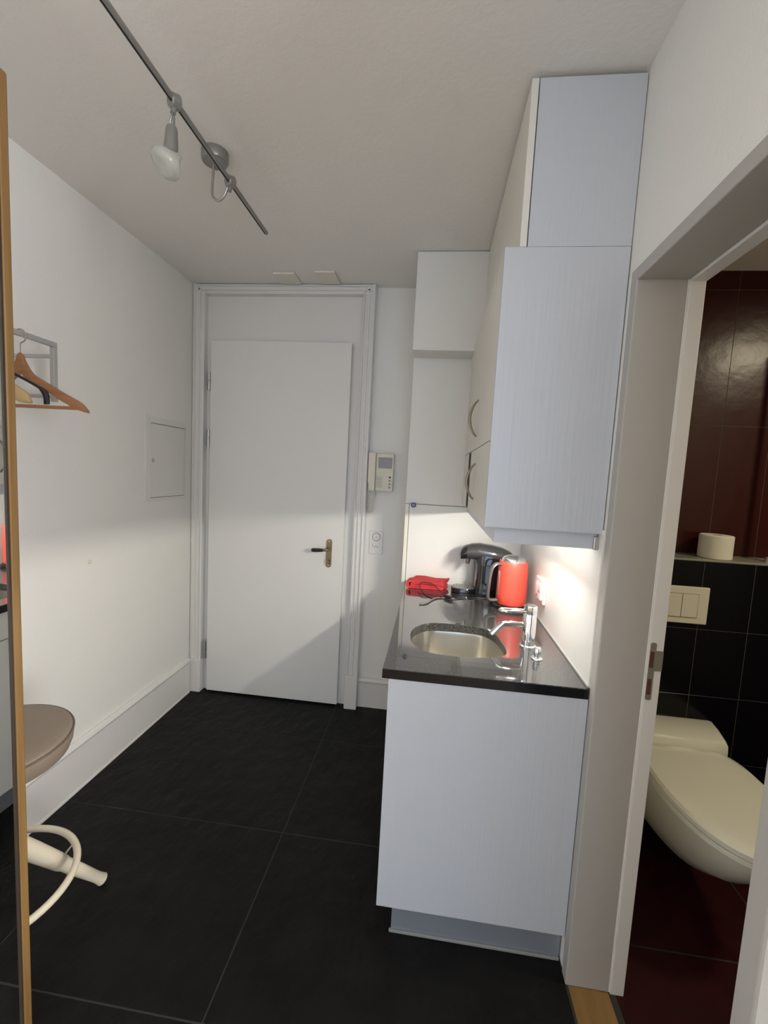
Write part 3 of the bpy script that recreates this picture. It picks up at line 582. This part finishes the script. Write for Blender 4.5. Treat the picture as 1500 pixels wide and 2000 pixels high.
# ------------------------------------------------------------------ mirror on the left
mx = 0.640; my0, my1, mt = -2.42, -1.739, 2.222
t = thing('floor_mirror', 'tall oak-framed mirror standing at the left edge of the view', 'mirror', (0.62, -2.08, 0))
fr = 0.021
obj('frame_stile', B(0.604, mx, my1 - fr, my1, 0.0, mt, bev=0.004), M['oak'], t)
obj('frame_stile', B(0.604, mx, my0, my0 + fr, 0.0, mt, bev=0.004), M['oak'], t)
obj('frame_rail', B(0.605, mx - 0.001, my0 + fr, my1 - fr, mt - fr, mt - 0.0005, bev=0.003), M['oak'], t)
obj('frame_rail', B(0.605, mx - 0.001, my0 + fr, my1 - fr, 0.06, 0.06 + fr, bev=0.003), M['oak'], t)
bm = new(); box(bm, 0.622, mx - 0.0005, my1 - fr - 0.005, my1 - fr, 0.082, mt - fr); box(bm, 0.622, mx - 0.0005, my0 + fr, my0 + fr + 0.005, 0.082, mt - fr)
obj('inner_bead', bm, mat('dark_inner_bead', (0.035, 0.022, 0.012), 0.6), t)
obj('mirror_glass', B(0.618, 0.6365, my0 + fr + 0.0055, my1 - fr - 0.0055, 0.0815, mt - fr - 0.0005), M['mirror'], t)
obj('back_panel', B(0.606, 0.617, my0 + fr, my1 - fr, 0.0815, mt - fr), M['oak'], t)
for y in (my0 + 0.06, my1 - 0.06): obj('foot', B(0.50, 0.603, y - 0.015, y + 0.015, 0.0, 0.03, bev=0.004), M['oak'], t)

# ------------------------------------------------------------------ stool
sx, sy = 0.288, -1.525
t = thing('bar_stool', 'low stool with round taupe seat and cream metal legs beside the left wall', 'stool', (sx, sy, 0))
obj('seat', lathe(new(), [(0.150, 0.596), (0.182, 0.599), (0.194, 0.606), (0.201, 0.625), (0.203, 0.645), (0.202, 0.656), (0.199, 0.663), (0.190, 0.669), (0.150, 0.674), (0.080, 0.676), (0.001, 0.677)], (sx, sy, 0), n=64), M['taupe'], t, True)
obj('piping', tube(new(), [(sx + 0.2025 * math.cos(2 * PI * k / 64), sy + 0.2025 * math.sin(2 * PI * k / 64), 0.659) for k in range(64)], 0.0032, 8, closed=True), M['taupedark'], t, True)
obj('column', lathe(new(), [(0.034, 0.30), (0.034, 0.47), (0.026, 0.48), (0.026, 0.595), (0.11, 0.600), (0.11, 0.604), (0.001, 0.604)], (sx, sy, 0), n=32), M['creampaint'], t, True)
R0 = 0.283; a0 = math.atan2(-1.288 - sy, 0.434 - sx)
for k in range(4):
    a = a0 + k * PI / 2; d = Vector((math.cos(a), math.sin(a), 0)); Pt = lambda r, z: Vector((sx, sy, z)) + d * r
    def zl(r): return 0.0165 + (R0 - r) / R0 * 0.362
    lg_ = obj('leg', tube(new(), [Pt(r, zl(r)) for r in (0.0, 0.10, 0.165, 0.172, 0.178, 0.20, 0.268, 0.281, 0.286)], [0.0285, 0.0265, 0.0235, 0.0225, 0.0200, 0.0200, 0.0165, 0.0180, 0.0195], 20), M['creampaint'], t, True)
    obj('foot_pad', tube(new(), [Pt(0.284, zl(0.284)), Pt(0.2895, zl(0.2895))], [0.0180, 0.0165], 16), M['rubber'], lg_, True)
    obj('ring_stay', cyl(new(), Pt(0.163, zl(0.163)), Pt(0.205, 0.208), 0.003, 8), M['satin'], t, True)
obj('foot_ring', tube(new(), [(sx + 0.206 * math.cos(2 * PI * k / 64), sy + 0.206 * math.sin(2 * PI * k / 64), 0.212) for k in range(64)], 0.0105, 12, closed=True), M['creampaint'], t, True)

# ------------------------------------------------------------------ bathroom things
tcx = 2.556
t = thing('toilet', 'wall-hung white toilet with closed lid in the dark bathroom', 'toilet', (tcx, -0.95, 0.1))
def dshape(yb, yf, hw, z, n=40, back=0.86):
    out = []
    for k in range(n):
        a = 2 * PI * k / n; s, c = math.sin(a), math.cos(a)
        ym = yb + (yf - yb) * 0.42; sg = 1 if s >= 0 else -1
        if c > 0: x = hw * sg * abs(s) ** 0.85; y = ym + (yf - ym) * c
        else: x = hw * sg * abs(s) ** 0.32 * (1 - 0.05 * abs(c)); y = ym + (yb - ym) * abs(c) ** 0.42
        out.append((tcx + x, y, z))
    return out
bm = new(); loft(bm, [dshape(-0.60, -0.94, 0.090, 0.115), dshape(-0.585, -1.04, 0.114, 0.15), dshape(-0.582, -1.160, 0.146, 0.235), dshape(-0.582, -1.245, 0.169, 0.32), dshape(-0.582, -1.296, 0.181, 0.388), dshape(-0.582, -1.303, 0.182, 0.405)])
obj('bowl', bm, M['ceramic'], t, True)
bm = new(); loft(bm, [dshape(-0.80, -1.308, 0.184, 0.4055), dshape(-0.80, -1.313, 0.190, 0.410), dshape(-0.80, -1.313, 0.190, 0.422), dshape(-0.80, -1.310, 0.187, 0.425)]); obj('seat_ring', bm, M['ceramic'], t, True)
bm = new(); loft(bm, [dshape(-0.79, -1.312, 0.187, 0.4265), dshape(-0.79, -1.317, 0.192, 0.431), dshape(-0.79, -1.317, 0.192, 0.446), dshape(-0.795, -1.308, 0.184, 0.455), dshape(-0.80, -1.28, 0.158, 0.4595), dshape(-0.84, -1.20, 0.10, 0.461)]); obj('lid', bm, M['ceramic'], t, True)
bm = new(); rg = []
for y, hw, z1 in ((-0.5815, 0.236, 0.470), (-0.60, 0.234, 0.476), (-0.68, 0.212, 0.484), (-0.765, 0.186, 0.488), (-0.783, 0.182, 0.482), (-0.788, 0.180, 0.462)):
    z0 = 0.406; r = 0.012; rg.append([(tcx + a, y, b) for a, b in rrect(-hw, hw, z0, z1, r, 4)])
loft(bm, rg); obj('seat_housing', bm, M['ceramic'], t, True)
t = thing('flush_plate', 'beige-white dual flush plate on the black tiles above the toilet', 'flush plate', (2.594, -0.58, 0.985))
obj('plate', B(2.470, 2.717, -0.594, -0.5805, 0.904, 1.066, bev=0.003), M['beige'], t)
for x0, x1 in ((2.520, 2.606), (2.609, 2.672)): obj('button', B(x0, x1, -0.598, -0.594, 0.933, 1.033, bev=0.001), M['beige'], t)
obj('button_gap', B(2.517, 2.675, -0.5952, -0.5935, 0.930, 1.036), M['greydot'], t)
t = thing('toilet_roll', 'white toilet paper roll standing on the tiled ledge', 'toilet roll', (2.765, -0.515, 1.187))
obj('paper', lathe(new(), [(0.020, 0.004), (0.020, 0.0), (0.060, 0.0), (0.0635, 0.003), (0.0635, 0.100), (0.060, 0.103), (0.020, 0.103), (0.020, 0.004)], (2.765, -0.512, 1.1872), n=40, cap=False), M['paper'], t, True)
obj('core', lathe(new(), [(0.0198, 0.001), (0.0198, 0.102), (0.0188, 0.102), (0.0188, 0.001), (0.0198, 0.001)], (2.765, -0.512, 1.1872), n=24, cap=False), mat('cardboard', (0.35, 0.25, 0.16), 0.9), t, True)
t = thing('shower_pipe', 'chrome vertical pipe on the bathroom ledge at the right edge', 'pipe', (2.985, -0.52, 1.187))
obj('pipe', cyl(new(), (2.985, -0.52, 1.187), (2.985, -0.52, 2.1), 0.011, 20), M['chrome'], t, True)
obj('base_collar', lathe(new(), [(0.018, 0), (0.018, 0.018), (0.012, 0.022)], (2.985, -0.52, 1.1872), n=24), M['chrome'], t, True)
# bathroom lamp (out of view on the bathroom ceiling) with its own dim warm light
t = thing('bathroom_lamp', 'round ceiling lamp inside the bathroom', 'lamp', (3.5, -1.5, 2.44))
obj('shade', lathe(new(), [(0.14, 0), (0.14, -0.03), (0.12, -0.05), (0.001, -0.055)], (3.5, -1.5, 2.4395), n=36), M['whiteplastic'], t, True)
pl_ = bpy.data.lights.new('bathroom_light', 'AREA'); pl_.shape = 'DISK'; pl_.size = 0.22; pl_.energy = 14; pl_.color = (1.0, 0.88, 0.62)
po = bpy.data.objects.new('bathroom_light', pl_); COL.objects.link(po); po.location = (0, 0, -0.062); po.parent = t
